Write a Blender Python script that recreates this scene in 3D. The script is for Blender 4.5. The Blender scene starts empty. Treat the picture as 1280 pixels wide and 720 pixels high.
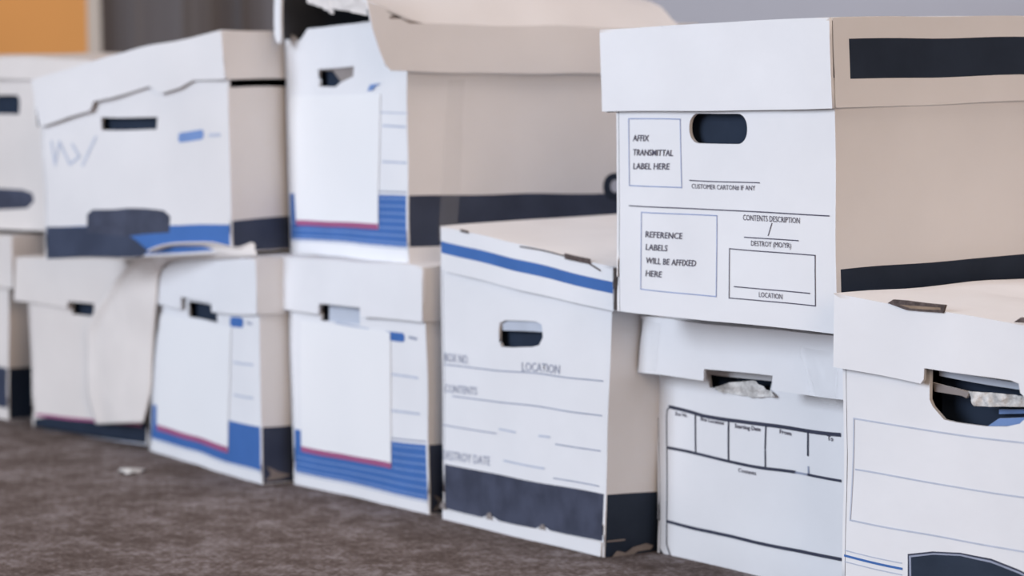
import bpy, bmesh, math, random
from mathutils import Vector, Matrix, noise, geometry

C = bpy.context.scene.collection
scene = bpy.context.scene

# ------------------------------------------------------------------ camera
CAM_F = 3363.612362; CAM_A = 0.582883; CAM_P = 0.071887; CAM_R = -0.009333; CAM_H = 0.468615
F = Vector((-math.cos(CAM_A)*math.cos(CAM_P), math.sin(CAM_A)*math.cos(CAM_P), -math.sin(CAM_P)))
Rv = F.cross(Vector((0, 0, 1))).normalized()
Uv = Rv.cross(F)
R2 = Rv*math.cos(CAM_R) + Uv*math.sin(CAM_R)
U2 = -Rv*math.sin(CAM_R) + Uv*math.cos(CAM_R)
cd = bpy.data.cameras.new('camera')
cam = bpy.data.objects.new('camera', cd)
C.objects.link(cam)
m = Matrix((R2, U2, -F)).transposed().to_4x4()
m.translation = (0, 0, CAM_H)
cam.matrix_world = m
cd.sensor_width = 36
cd.lens = 36*CAM_F/1280
cd.clip_start = 0.05
cd.dof.use_dof = True
cd.dof.focus_distance = 2.33
cd.dof.aperture_fstop = 6.0
scene.camera = cam

# ------------------------------------------------------------------ light and exposure
scene.view_settings.view_transform = 'Standard'
scene.view_settings.look = 'None'
scene.view_settings.gamma = 1
scene.view_settings.use_curve_mapping = False
scene.view_settings.exposure = 0.0

world = bpy.data.worlds.new('world')
scene.world = world
world.use_nodes = True
bg = world.node_tree.nodes['Background']
bg.inputs['Color'].default_value = (0.88, 0.83, 0.82, 1)
bg.inputs['Strength'].default_value = 0.24

def area_light(name, loc, target, sx, sy, power, col):
    d = bpy.data.lights.new(name, 'AREA')
    d.shape = 'RECTANGLE'; d.size = sx; d.size_y = sy
    d.energy = power; d.color = col
    o = bpy.data.objects.new(name, d)
    C.objects.link(o)
    o.location = loc
    v = Vector(target) - Vector(loc)
    o.rotation_euler = v.to_track_quat('-Z', 'Y').to_euler()
    return o
# daylight from a big window opposite the boxes, warm room lamps above and to the right
area_light('window_light', (-2.9, -2.4, 1.5), (-2.4, 1.6, 0.3), 2.4, 2.0, 164, (0.77, 0.86, 1.0))
area_light('ceiling_light', (-1.6, 2.0, 2.9), (-2.2, 1.8, 0.0), 2.4, 1.4, 34, (1.0, 0.80, 0.66))
area_light('side_room_light', (2.1, -0.1, 1.3), (-2.2, 1.7, 0.3), 1.4, 1.6, 55, (1.0, 0.74, 0.52))
area_light('added_wall_fill', (-6.6, 1.3, 2.7), (-6.6, 2.2, 0.6), 1.2, 0.8, 36, (1.0, 0.84, 0.68))  # added fill lamp, brightens the orange board and the far wall

# ------------------------------------------------------------------ materials
def new_mat(name):
    mt = bpy.data.materials.new(name)
    mt.use_nodes = True
    nt = mt.node_tree
    return mt, nt, nt.nodes['Principled BSDF']

def mat(name, col, rough=0.7, var=0.03, scale=14.0, bump=0.08, coat=0.0, spec=0.3):
    mt, nt, b = new_mat(name)
    b.inputs['Roughness'].default_value = rough
    b.inputs['Specular IOR Level'].default_value = spec
    b.inputs['Coat Weight'].default_value = coat
    b.inputs['Coat Roughness'].default_value = 0.25
    tc = nt.nodes.new('ShaderNodeTexCoord')
    n = nt.nodes.new('ShaderNodeTexNoise')
    n.inputs['Scale'].default_value = scale
    n.inputs['Detail'].default_value = 5
    nt.links.new(tc.outputs['Object'], n.inputs['Vector'])
    r = nt.nodes.new('ShaderNodeValToRGB')
    lo = tuple(max(0, c*(1-var)-var*0.02) for c in col) + (1,)
    hi = tuple(min(1, c*(1+var)) for c in col) + (1,)
    r.color_ramp.elements[0].color = lo; r.color_ramp.elements[0].position = 0.35
    r.color_ramp.elements[1].color = hi; r.color_ramp.elements[1].position = 0.65
    nt.links.new(n.outputs['Fac'], r.inputs['Fac'])
    nt.links.new(r.outputs['Color'], b.inputs['Base Color'])
    if bump:
        n2 = nt.nodes.new('ShaderNodeTexNoise')
        n2.inputs['Scale'].default_value = scale*2.5
        n2.inputs['Detail'].default_value = 3
        nt.links.new(tc.outputs['Object'], n2.inputs['Vector'])
        bp = nt.nodes.new('ShaderNodeBump')
        bp.inputs['Strength'].default_value = bump
        bp.inputs['Distance'].default_value = 0.004
        nt.links.new(n2.outputs['Fac'], bp.inputs['Height'])
        nt.links.new(bp.outputs['Normal'], b.inputs['Normal'])
    return mt

WHITE = mat('white_cardboard', (0.80, 0.80, 0.82), 0.62, 0.025, 9, 0.25)
AGED = mat('aged_cream_cardboard', (0.74, 0.69, 0.66), 0.7, 0.03, 9, 0.2)
MID = mat('greyed_cardboard', (0.74, 0.725, 0.73), 0.65, 0.04, 5, 0.2)
BACK = mat('hole_interior_shade', (0.014, 0.024, 0.046), 0.8, 0.1, 20, 0.1)  # even dark tone for the shaded inside behind the hand holes
RIPPED = mat('ripped_brown_board', (0.11, 0.085, 0.08), 0.9, 0.3, 150, 0.5)
KRAFT = mat('raw_cardboard', (0.30, 0.22, 0.16), 0.85, 0.15, 60, 0.3)
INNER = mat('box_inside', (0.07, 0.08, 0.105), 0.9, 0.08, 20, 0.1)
PAPER = mat('label_paper', (0.86, 0.86, 0.87), 0.55, 0.01, 6, 0.05)
BLUE = mat('blue_print', (0.052, 0.150, 0.420), 0.55, 0.05, 20, 0.1)
PALEBLUE = mat('pale_blue_print', (0.18, 0.29, 0.56), 0.55, 0.05, 20, 0)
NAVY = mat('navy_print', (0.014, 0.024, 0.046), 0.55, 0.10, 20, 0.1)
SLATE = mat('slate_print', (0.052, 0.060, 0.095), 0.6, 0.18, 35, 0.1)
GREYNAVY = mat('grey_navy_print_and_shade', (0.040, 0.052, 0.090), 0.55, 0.12, 20, 0.1)
DARK = mat('charcoal_print', (0.040, 0.045, 0.075), 0.6, 0.1, 20, 0)
INK = mat('ink_print', (0.09, 0.085, 0.12), 0.6, 0.1, 80, 0)
GREYINK = mat('grey_ink_print', (0.30, 0.33, 0.43), 0.6, 0.1, 80, 0)
FAINT = mat('faint_print', (0.50, 0.54, 0.64), 0.6, 0.05, 80, 0)
BLUEINK = mat('blue_ink_print', (0.30, 0.36, 0.56), 0.6, 0.1, 80, 0)
PINK = mat('pink_print', (0.36, 0.10, 0.22), 0.55, 0.05, 20, 0)
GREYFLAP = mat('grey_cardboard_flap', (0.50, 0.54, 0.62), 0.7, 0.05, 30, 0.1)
BROWNFLAP_SHADE = mat('brown_flap_and_shade', (0.26, 0.23, 0.22), 0.8, 0.1, 40, 0.1)
SHEET = mat('white_sheet', (0.80, 0.745, 0.71), 0.6, 0.04, 12, 0.15)

def clear_mat():
    mt, nt, b = new_mat('clear_tape')
    b.inputs['Base Color'].default_value = (0.80, 0.80, 0.80, 1)
    b.inputs['Roughness'].default_value = 0.18
    b.inputs['Alpha'].default_value = 0.10
    n = nt.nodes.new('ShaderNodeTexNoise'); n.inputs['Scale'].default_value = 30
    bp = nt.nodes.new('ShaderNodeBump'); bp.inputs['Strength'].default_value = 0.7; bp.inputs['Distance'].default_value = 0.006
    tc = nt.nodes.new('ShaderNodeTexCoord')
    nt.links.new(tc.outputs['Object'], n.inputs['Vector'])
    nt.links.new(n.outputs['Fac'], bp.inputs['Height'])
    nt.links.new(bp.outputs['Normal'], b.inputs['Normal'])
    return mt
TAPE = clear_mat()

def carpet_mat():
    mt, nt, b = new_mat('brown_carpet')
    b.inputs['Roughness'].default_value = 1.0
    b.inputs['Specular IOR Level'].default_value = 0.05
    tc = nt.nodes.new('ShaderNodeTexCoord')
    def noi(s, d, rgh=0.6):
        n = nt.nodes.new('ShaderNodeTexNoise')
        n.inputs['Scale'].default_value = s; n.inputs['Detail'].default_value = d
        n.inputs['Roughness'].default_value = rgh
        nt.links.new(tc.outputs['Object'], n.inputs['Vector'])
        return n
    n1 = noi(42, 6, 0.75); n2 = noi(170, 3)
    mx = nt.nodes.new('ShaderNodeMix'); mx.data_type = 'FLOAT'; mx.inputs[0].default_value = 0.45
    nt.links.new(n1.outputs['Fac'], mx.inputs[2]); nt.links.new(n2.outputs['Fac'], mx.inputs[3])
    r = nt.nodes.new('ShaderNodeValToRGB')
    e = r.color_ramp.elements
    e[0].position = 0.42; e[0].color = (0.090, 0.068, 0.060, 1)
    e[1].position = 0.60; e[1].color = (0.30, 0.265, 0.27, 1)
    k = e.new(0.50); k.color = (0.150, 0.118, 0.110, 1)
    n3 = noi(11, 3)
    mx2 = nt.nodes.new('ShaderNodeMix'); mx2.data_type = 'FLOAT'; mx2.inputs[0].default_value = 0.28
    nt.links.new(mx.outputs[0], mx2.inputs[2]); nt.links.new(n3.outputs['Fac'], mx2.inputs[3])
    nt.links.new(mx2.outputs[0], r.inputs['Fac'])
    nt.links.new(r.outputs['Color'], b.inputs['Base Color'])
    bp = nt.nodes.new('ShaderNodeBump'); bp.inputs['Strength'].default_value = 0.8; bp.inputs['Distance'].default_value = 0.004
    nt.links.new(n2.outputs['Fac'], bp.inputs['Height'])
    nt.links.new(bp.outputs['Normal'], b.inputs['Normal'])
    return mt
CARPET = carpet_mat()
WALLGREY = mat('grey_wall_paint', (0.47, 0.47, 0.52), 0.8, 0.03, 2, 0.05)
ORANGE = mat('orange_board', (0.80, 0.38, 0.12), 0.7, 0.02, 3, 0.02)
CREAM = mat('cream_trim', (0.66, 0.60, 0.55), 0.6, 0.02, 5, 0.02)

def curtain_mat():
    mt, nt, b = new_mat('brown_curtain_cloth')
    b.inputs['Roughness'].default_value = 0.9
    tc = nt.nodes.new('ShaderNodeTexCoord')
    mp = nt.nodes.new('ShaderNodeMapping'); mp.inputs['Scale'].default_value = (1, 1, 0.02)
    n = nt.nodes.new('ShaderNodeTexNoise'); n.inputs['Scale'].default_value = 7; n.inputs['Detail'].default_value = 3
    nt.links.new(tc.outputs['Object'], mp.inputs['Vector']); nt.links.new(mp.outputs['Vector'], n.inputs['Vector'])
    r = nt.nodes.new('ShaderNodeValToRGB')
    r.color_ramp.elements[0].position = 0.40; r.color_ramp.elements[0].color = (0.085, 0.065, 0.058, 1)
    r.color_ramp.elements[1].position = 0.62; r.color_ramp.elements[1].color = (0.17, 0.155, 0.16, 1)
    nt.links.new(n.outputs['Fac'], r.inputs['Fac']); nt.links.new(r.outputs['Color'], b.inputs['Base Color'])
    return mt
CURTAIN = curtain_mat()

# ------------------------------------------------------------------ helpers
def link_mesh(name, bm, mats, parent=None, smooth=True):
    me = bpy.data.meshes.new(name)
    bm.normal_update()
    bm.to_mesh(me); bm.free()
    for q in mats: me.materials.append(q)
    if smooth:
        for p in me.polygons: p.use_smooth = True
    o = bpy.data.objects.new(name, me)
    C.objects.link(o)
    if parent is not None:
        o.parent = parent
        o.matrix_parent_inverse = parent.matrix_world.inverted()
    return o

def thing(name, label, cat, loc, group=None):
    o = bpy.data.objects.new(name, None)
    C.objects.link(o)
    o.empty_display_size = 0.05
    o.location = loc
    o['label'] = label; o['category'] = cat
    if group: o['group'] = group
    bpy.context.view_layer.update()
    return o

def pin(pt, poly):
    x, y = pt; c = False; n = len(poly)
    for i in range(n):
        x1, y1 = poly[i]; x2, y2 = poly[(i+1) % n]
        if (y1 > y) != (y2 > y) and x < (x2-x1)*(y-y1)/(y2-y1)+x1: c = not c
    return c

def densify(poly, step):
    out = []
    n = len(poly)
    for i in range(n):
        a = Vector(poly[i]); b = Vector(poly[(i+1) % n])
        k = max(1, int((b-a).length/step))
        for j in range(k): out.append(tuple(a+(b-a)*j/k))
    return out

# world cages of every box body (A) and lid (Al): width, depth, height, front corners, depth direction
CAGES = {
    'A': (0.3117, 0.3900, 0.2684, [(-2.1158, 1.5183, 0.2577), (-1.8044, 1.5300, 0.2561), (-1.8077, 1.5299, 0.5269), (-2.1168, 1.5183, 0.5236)], (-0.0375, 0.9993, 0.0134)),
    'Al': (0.3288, 0.4040, 0.0792, [(-2.1310, 1.5108, 0.4506), (-1.8024, 1.5231, 0.4527), (-1.8054, 1.5230, 0.5324), (-2.1326, 1.5107, 0.5293)], (-0.0375, 0.9993, 0.0134)),
    'T': (0.3206, 0.3900, 0.2399, [(-2.1922, 1.6225, -0.0002), (-1.8718, 1.6129, -0.0041), (-1.8775, 1.6130, 0.2389), (-2.1985, 1.6227, 0.2365)], (0.0300, 0.9996, 0.0000)),
    'Tl': (0.3338, 0.4100, 0.0566, [(-2.1863, 1.5923, 0.1887), (-1.8527, 1.5823, 0.1895), (-1.8504, 1.5822, 0.2470), (-2.1815, 1.5921, 0.2441)], (0.0300, 0.9996, 0.0000)),
    'B': (0.3121, 0.3900, 0.3027, [(-2.5136, 1.5640, -0.0019), (-2.2016, 1.5600, -0.0000), (-2.1827, 1.5597, 0.2866), (-2.5119, 1.5640, 0.3163)], (-0.0171, 0.9999, 0.0000)),
    'Bl': (0.3291, 0.4040, 0.0464, [(-2.5013, 1.5568, 0.2766), (-2.1731, 1.5526, 0.2523), (-2.1754, 1.5526, 0.2969), (-2.5028, 1.5568, 0.3249)], (-0.0171, 0.9999, 0.0000)),
    'C': (0.3004, 0.3900, 0.2700, [(-2.8474, 1.5588, 0.0000), (-2.5472, 1.5659, 0.0000), (-2.5513, 1.5658, 0.2702), (-2.8528, 1.5587, 0.2698)], (-0.0236, 0.9997, -0.0138)),
    'Cl': (0.3136, 0.4040, 0.0626, [(-2.8615, 1.5515, 0.2125), (-2.5480, 1.5589, 0.2162), (-2.5450, 1.5590, 0.2779), (-2.8537, 1.5517, 0.2753)], (-0.0236, 0.9997, -0.0138)),
    'D': (0.3093, 0.4000, 0.2751, [(-2.9241, 1.6001, 0.2746), (-2.6152, 1.5850, 0.2789), (-2.6158, 1.5850, 0.5561), (-2.9280, 1.6003, 0.5476)], (0.0490, 0.9988, -0.0138)),
    'G': (0.3806, 0.3900, 0.2705, [(-3.2382, 1.5545, -0.0000), (-2.8591, 1.5213, -0.0000), (-2.8603, 1.5214, 0.2719), (-3.1864, 1.5499, 0.2640)], (-0.0127, 0.9999, 0.0000)),
    'Gl': (0.3368, 0.4040, 0.0663, [(-3.1924, 1.5434, 0.2010), (-2.8569, 1.5141, 0.2070), (-2.8541, 1.5138, 0.2754), (-3.1833, 1.5426, 0.2644)], (-0.0127, 0.9999, 0.0000)),
    'F': (0.2699, 0.3900, 0.2402, [(-3.5507, 1.5239, 0.0049), (-3.2861, 1.5764, 0.0008), (-3.2716, 1.5793, 0.2461), (-3.5574, 1.5226, 0.2395)], (-0.1944, 0.9809, 0.0000)),
    'Fl': (0.3328, 0.4040, 0.0656, [(-3.5792, 1.5112, 0.1842), (-3.2528, 1.5759, 0.1807), (-3.2489, 1.5766, 0.2516), (-3.5710, 1.5128, 0.2438)], (-0.1944, 0.9809, 0.0000)),
    'E': (0.3908, 0.3900, 0.2329, [(-3.3023, 1.4395, 0.2569), (-2.9199, 1.5170, 0.2791), (-2.9224, 1.5165, 0.5277), (-3.3032, 1.4393, 0.4741)], (-0.1987, 0.9801, 0.0000)),
    'El': (0.4035, 0.4040, 0.0597, [(-3.3077, 1.4313, 0.4322), (-2.9165, 1.5106, 0.4909), (-2.9225, 1.5093, 0.5489), (-3.3126, 1.4303, 0.4932)], (-0.1987, 0.9801, 0.0000)),
    'I': (0.3655, 0.3900, 0.2584, [(-4.0370, 1.5026, 0.0056), (-3.6733, 1.5391, -0.0000), (-3.6637, 1.5401, 0.2583), (-4.0224, 1.5041, 0.2636)], (-0.0998, 0.9950, 0.0000)),
    'Il': (0.3861, 0.4040, 0.0760, [(-4.0279, 1.4965, 0.1949), (-3.6438, 1.5351, 0.1932), (-3.6402, 1.5354, 0.2698), (-4.0236, 1.4969, 0.2700)], (-0.0998, 0.9950, 0.0000)),
    'H': (0.4144, 0.3900, 0.2436, [(-3.9275, 1.5133, 0.2741), (-3.5213, 1.5957, 0.2768), (-3.5058, 1.5988, 0.5122), (-3.9163, 1.5156, 0.5252)], (-0.1987, 0.9801, 0.0000)),
    'Hl': (0.4293, 0.4040, 0.0912, [(-3.9146, 1.5088, 0.4379), (-3.4938, 1.5941, 0.4357), (-3.4891, 1.5951, 0.5209), (-3.9102, 1.5097, 0.5347)], (-0.1987, 0.9801, 0.0000)),
    'R': (0.3018, 0.3900, 0.2804, [(-1.7653, 1.5030, -0.0017), (-1.4650, 1.5331, -0.0007), (-1.4711, 1.5325, 0.2704), (-1.7632, 1.5032, 0.2880)], (-0.0998, 0.9950, 0.0000)),
    'Rl': (0.3170, 0.4040, 0.0603, [(-1.7681, 1.4957, 0.2323), (-1.4531, 1.5273, 0.2159), (-1.4559, 1.5270, 0.2730), (-1.7680, 1.4957, 0.2956)], (-0.0998, 0.9950, 0.0000)),
    'Dl': (0.3128, 0.4200, 0.0700, [(-2.9149, 1.5796, 0.5374), (-2.6072, 1.5433, 0.4948), (-2.6080, 1.5273, 0.5732), (-2.9149, 1.5796, 0.6124)], (0.0490, 0.9988, -0.0138)),
}


class Cage:
    def __init__(self, key, seed=0, amp=0.0012, freq=11.0):
        W, D, H, f, dv = CAGES[key]
        self.W, self.D, self.H = W, D, H
        self.f = [Vector(q) for q in f]; self.dv = Vector(dv)
        self.seed = seed; self.amp = amp; self.freq = freq
    def __call__(self, u, v, h, n=True):
        a, c = u/self.W, h/self.H
        FL, FR, FRt, FLt = self.f
        p = (FL*(1-a)+FR*a)*(1-c) + (FLt*(1-a)+FRt*a)*c + self.dv*v
        if n and self.amp:
            q = Vector((u, v, h))*self.freq + Vector((self.seed*7.3, self.seed*3.1, 0))
            p = p + noise.noise_vector(q)*self.amp*2
        return p

def place(cage, side, a, b, t):
    """side panel coordinate (a,b) with depth t inwards -> local -> world"""
    W, D, H = cage.W, cage.D, cage.H
    if side == 'f': return cage(a, t, b)
    if side == 'b': return cage(a, D-t, b)
    if side == 'r': return cage(W-t, a, b)
    if side == 'l': return cage(t, a, b)
    if side == 't': return cage(a, b, H-t)
    if side == 'o': return cage(a, b, t)

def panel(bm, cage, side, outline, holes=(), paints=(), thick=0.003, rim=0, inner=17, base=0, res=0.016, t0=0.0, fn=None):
    """a sheet of board: triangulated front layer (with painted regions), inner layer and cut rims"""
    F_ = fn or (lambda a, b: 0.0)
    out = densify(outline, res)
    holes = [densify(h, res*0.5) for h in holes]
    paints = [(densify(p, res), mi) for p, mi in paints]
    pts = []; edges = []
    def ring(poly):
        s = len(pts)
        for q in poly: pts.append(Vector((q[0], q[1])))
        for i in range(len(poly)): edges.append((s+i, s+(i+1) % len(poly)))
    ring(out)
    for h in holes: ring(h)
    for p, _ in paints: ring(p)
    xs = [p[0] for p in out]; ys = [p[1] for p in out]
    x = min(xs)+res/2; k = 0
    while x < max(xs):
        y = min(ys)+res/2
        while y < max(ys):
            q = (x, y)
            if pin(q, out) and not any(pin(q, h) for h in holes): pts.append(Vector(q))
            y += res
        x += res
    V, E_, Fc, _, _, _ = geometry.delaunay_2d_cdt(pts, edges, [], 0, 1e-6)
    tris = []
    for f in Fc:
        cx = sum(V[i][0] for i in f)/3; cy = sum(V[i][1] for i in f)/3
        if not pin((cx, cy), out) or any(pin((cx, cy), h) for h in holes): continue
        mi = base
        for p, pm in paints:
            if pin((cx, cy), p): mi = pm
        tris.append((f, mi))
    def layer(t, flat):
        vs = {}
        for f, mi in tris:
            for i in f:
                if i not in vs: vs[i] = bm.verts.new(place(cage, side, V[i][0], V[i][1], t+F_(V[i][0], V[i][1])))
            try:
                fc = bm.faces.new([vs[i] for i in f]); fc.material_index = inner if flat else mi
            except ValueError: pass
        return vs
    layer(t0, False)
    if thick:
        layer(t0+thick, True)
        cnt = {}
        for f, _ in tris:
            for i in range(3):
                e = (f[i], f[(i+1) % 3]); key = (min(e), max(e))
                cnt[key] = cnt.get(key, 0)+1
        rv = {}
        def g(i, t):
            if (i, t) not in rv: rv[(i, t)] = bm.verts.new(place(cage, side, V[i][0], V[i][1], t+F_(V[i][0], V[i][1])))
            return rv[(i, t)]
        for (i, j), n_ in cnt.items():
            if n_ == 1:
                fc = bm.faces.new([g(i, t0), g(j, t0), g(j, t0+thick), g(i, t0+thick)]); fc.material_index = rim

def strip(bm, cage, side, pts, w, mi, off=0.0005, closed=False):
    """a printed line of width w following pts"""
    pts = [Vector(p) for p in pts]
    if closed: pts = pts + [pts[0]]
    for i in range(len(pts)-1):
        a, b = pts[i], pts[i+1]
        d = (b-a); L = d.length
        if L < 1e-6: continue
        d /= L; nrm = Vector((-d.y, d.x))*w/2
        a2 = a-d*w/2; b2 = b+d*w/2
        k = max(1, int(L/0.008))
        prev = None
        for j in range(k+1):
            q = a2+(b2-a2)*j/k
            v1 = bm.verts.new(place(cage, side, *(q+nrm), -off)); v2 = bm.verts.new(place(cage, side, *(q-nrm), -off))
            if prev: bm.faces.new([prev[0], v1, v2, prev[1]]).material_index = mi
            prev = (v1, v2)

def patch(bm, cage, side, poly, mi, off=0.0005, res=0.012):
    panel(bm, cage, side, poly, thick=0, base=mi, t0=-off, res=res)

def text(bm, cage, side, s, p0, p1, ht, mi, bold=0.0, off=0.0006, shear=0.0):
    """lettering from baseline start p0 to baseline end p1, cap height ht"""
    cu = bpy.data.curves.new('t', 'FONT')
    cu.body = s; cu.size = 1; cu.offset = bold; cu.resolution_u = 2
    o = bpy.data.objects.new('t', cu); C.objects.link(o)
    bpy.context.view_layer.update()
    me = bpy.data.meshes.new_from_object(o)
    xs = [v.co.x for v in me.vertices]
    x0, x1 = min(xs), max(xs)
    cap = 0.70
    p0 = Vector(p0); p1 = Vector(p1); d = p1-p0
    vs = []
    for v in me.vertices:
        a = (v.co.x-x0)/(x1-x0); b = v.co.y/cap*ht
        q = p0+d*a+Vector((b*shear, b))
        vs.append(bm.verts.new(place(cage, side, q.x, q.y, -off)))
    for p in me.polygons:
        try: bm.faces.new([vs[i] for i in p.vertices]).material_index = mi
        except ValueError: pass
    bpy.data.objects.remove(o); bpy.data.curves.remove(cu); bpy.data.meshes.remove(me)

def rrect(x0, y0, x1, y1, r, n=6):
    out = []
    for cx, cy, a0 in ((x1-r, y1-r, 0), (x0+r, y1-r, 90), (x0+r, y0+r, 180), (x1-r, y0+r, 270)):
        for k in range(n+1):
            a = math.radians(a0+90*k/n); out.append((cx+r*math.cos(a), cy+r*math.sin(a)))
    return out

def body_panels(bm, cg, holes=(), front=None, fpaint=(), spaint=(), th=0.0035, bulge=None, sidefn=None, stop=0):
    W, D, H = cg.W, cg.D, cg.H
    fo = front or [(0, 0), (W, 0), (W, H), (0, H)]
    panel(bm, cg, 'f', fo, holes, fpaint, th, fn=bulge)
    panel(bm, cg, 'r', [(-0.0005, 0), (D, 0), (D, H-stop), (-0.0005, H-stop)], (), spaint, th, res=0.022, fn=sidefn, t0=-0.0005)
    panel(bm, cg, 'l', [(-0.0005, 0), (D, 0), (D, H), (-0.0005, H)], (), spaint, th, res=0.03, t0=-0.0005)
    panel(bm, cg, 'b', [(th, 0), (W-th, 0), (W-th, H), (th, H)], (), (), th, res=0.03)
    panel(bm, cg, 'o', [(th, th), (W-th, th), (W-th, D-th), (th, D-th)], (), (), th, res=0.04)

def lid_panels(bm, cg, front=None, holes=(), fpaint=(), spaint=(), th=0.003, dome=0.0015, side0=0.002, side=None, topfn=None, top=None, do_front=True, topres=0.022, tpaint=(), back=None):
    W, D, H = cg.W, cg.D, cg.H
    if do_front:
        fo = front or [(0, 0), (W, 0), (W, H), (0, H)]
        panel(bm, cg, 'f', fo, holes, fpaint, th, res=0.014)
    panel(bm, cg, 'r', side or [(side0, 0), (D, 0), (D, H-0.0005), (side0, H-0.0005)], (), spaint, th, res=0.02, t0=-0.0005)
    panel(bm, cg, 'l', [(side0, 0), (D, 0), (D, H), (side0, H)], (), (), th, res=0.03)
    panel(bm, cg, 'b', back or [(th, 0), (W-th, 0), (W-th, H), (th, H)], (), (), th, res=0.03)
    f = topfn or (lambda a, b: -dome*max(0, math.sin(math.pi*min(1, max(0, a/W))))*max(0, math.sin(math.pi*min(1, max(0, b/D)))))
    panel(bm, cg, 't', top or [(0, 0), (W, 0), (W, D), (0, D)], (), tpaint, th, res=topres, fn=f, t0=-0.0006)

MATS = [WHITE, KRAFT, BLUE, NAVY, SLATE, INK, GREYINK, FAINT, BLUEINK, PINK, PALEBLUE, DARK, BROWNFLAP_SHADE, GREYFLAP, GREYNAVY]
(iW, iK, iB, iN, iS, iI, iG, iF, iBI, iP, iPB, iD, iBF, iGF, iGN) = range(15)
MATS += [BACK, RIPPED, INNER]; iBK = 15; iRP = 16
AGEDMATS = [AGED] + MATS[1:]

def hole_backing(cg, t, x0, x1, y0, y1, depth=0.012):  # dark panel added behind a hand hole, standing in for interior shade
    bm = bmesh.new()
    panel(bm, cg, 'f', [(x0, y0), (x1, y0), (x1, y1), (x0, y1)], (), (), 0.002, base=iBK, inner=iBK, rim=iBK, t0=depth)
    link_mesh('hole_shade_board', bm, MATS, t)

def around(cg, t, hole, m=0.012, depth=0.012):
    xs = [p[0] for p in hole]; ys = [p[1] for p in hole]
    hole_backing(cg, t, min(xs)-m, max(xs)+m, min(ys)-m, min(max(ys)+m, cg.H-0.003), depth)

def new_box(key, name, label, group=None):
    cg = CAGES[key]; f = [Vector(q) for q in cg[3]]
    base = (f[0]+f[1])/2 + Vector(cg[4])*cg[1]/2
    return thing(name, label, 'box', (base.x, base.y, min(f[0].z, f[1].z)), group or 'stacked cardboard file boxes')

# ================================================================== setting
def flat(name, verts, faces, mt, kind='structure'):
    bm = bmesh.new()
    vs = [bm.verts.new(v) for v in verts]
    for f in faces: bm.faces.new([vs[i] for i in f])
    bmesh.ops.recalc_face_normals(bm, faces=bm.faces)
    o = link_mesh(name, bm, [mt], smooth=False)
    if kind: o['kind'] = kind
    return o
def boxverts(x0, x1, y0, y1, z0, z1):
    return ([(x0, y0, z0), (x1, y0, z0), (x1, y1, z0), (x0, y1, z0), (x0, y0, z1), (x1, y0, z1), (x1, y1, z1), (x0, y1, z1)],
            [(0, 3, 2, 1), (4, 5, 6, 7), (0, 1, 5, 4), (1, 2, 6, 5), (2, 3, 7, 6), (3, 0, 4, 7)])
WY = 2.65
flat('floor', *boxverts(-8.5, 3.0, -3.5, WY+0.1, -0.1, 0.0), CARPET)
flat('wall_back', *boxverts(-8.5, 3.0, WY, WY+0.1, 0.0, 3.0), WALLGREY)
flat('trim_1', *boxverts(-5.70, -5.61, WY-0.05, WY, 0.0, 3.0), CREAM)
flat('baseboard_back', *boxverts(-5.61, 3.0, WY-0.018, WY, 0.0, 0.10), CREAM)

# orange board on the wall with its frame
ob = thing('notice_board', 'large plain orange board on the wall behind the far left boxes', 'board', (-6.85, WY-0.016, 0.3))
v, f = boxverts(-8.0, -5.705, WY-0.03, WY-0.002, 0.3, 2.2)
b_ = flat('board_panel', v, f, ORANGE, None); b_.parent = ob; b_.matrix_parent_inverse = ob.matrix_world.inverted()

# curtain with folds
bm = bmesh.new()
N = 220; x0c, x1c = -5.50, -4.30
row = []
for i in range(N+1):
    x = x0c+(x1c-x0c)*i/N
    y = WY-0.09-0.022*math.sin(i*0.17+1.6*math.sin(i*0.043))-0.008*math.sin(i*0.31+1)
    row.append([bm.verts.new((x, y-0.01*math.sin(i*0.2)*z, z)) for z in (0.02, 0.8, 1.6, 2.5)])
for i in range(N):
    for k in range(3): bm.faces.new([row[i][k], row[i+1][k], row[i+1][k+1], row[i][k+1]])
cu = thing('curtain', 'dark brown hanging curtain on the wall behind the stacked boxes', 'curtain', ((x0c+x1c)/2, WY-0.09, 0.0))
link_mesh('curtain_cloth', bm, [CURTAIN], cu)
bm = bmesh.new()
bmesh.ops.create_cone(bm, cap_ends=True, segments=16, radius1=0.014, radius2=0.014, depth=x1c-x0c+0.1,
    matrix=Matrix.Translation(((x0c+x1c)/2, WY-0.09, 2.52)) @ Matrix.Rotation(math.pi/2, 4, 'Y'))
for x in (x0c+0.05, x1c-0.05):
    bmesh.ops.create_cube(bm, size=1, matrix=Matrix.Translation((x, WY-0.045, 2.52)) @ Matrix.Diagonal((0.02, 0.09, 0.02, 1)))
link_mesh('curtain_rod', bm, [CREAM], cu)

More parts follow.
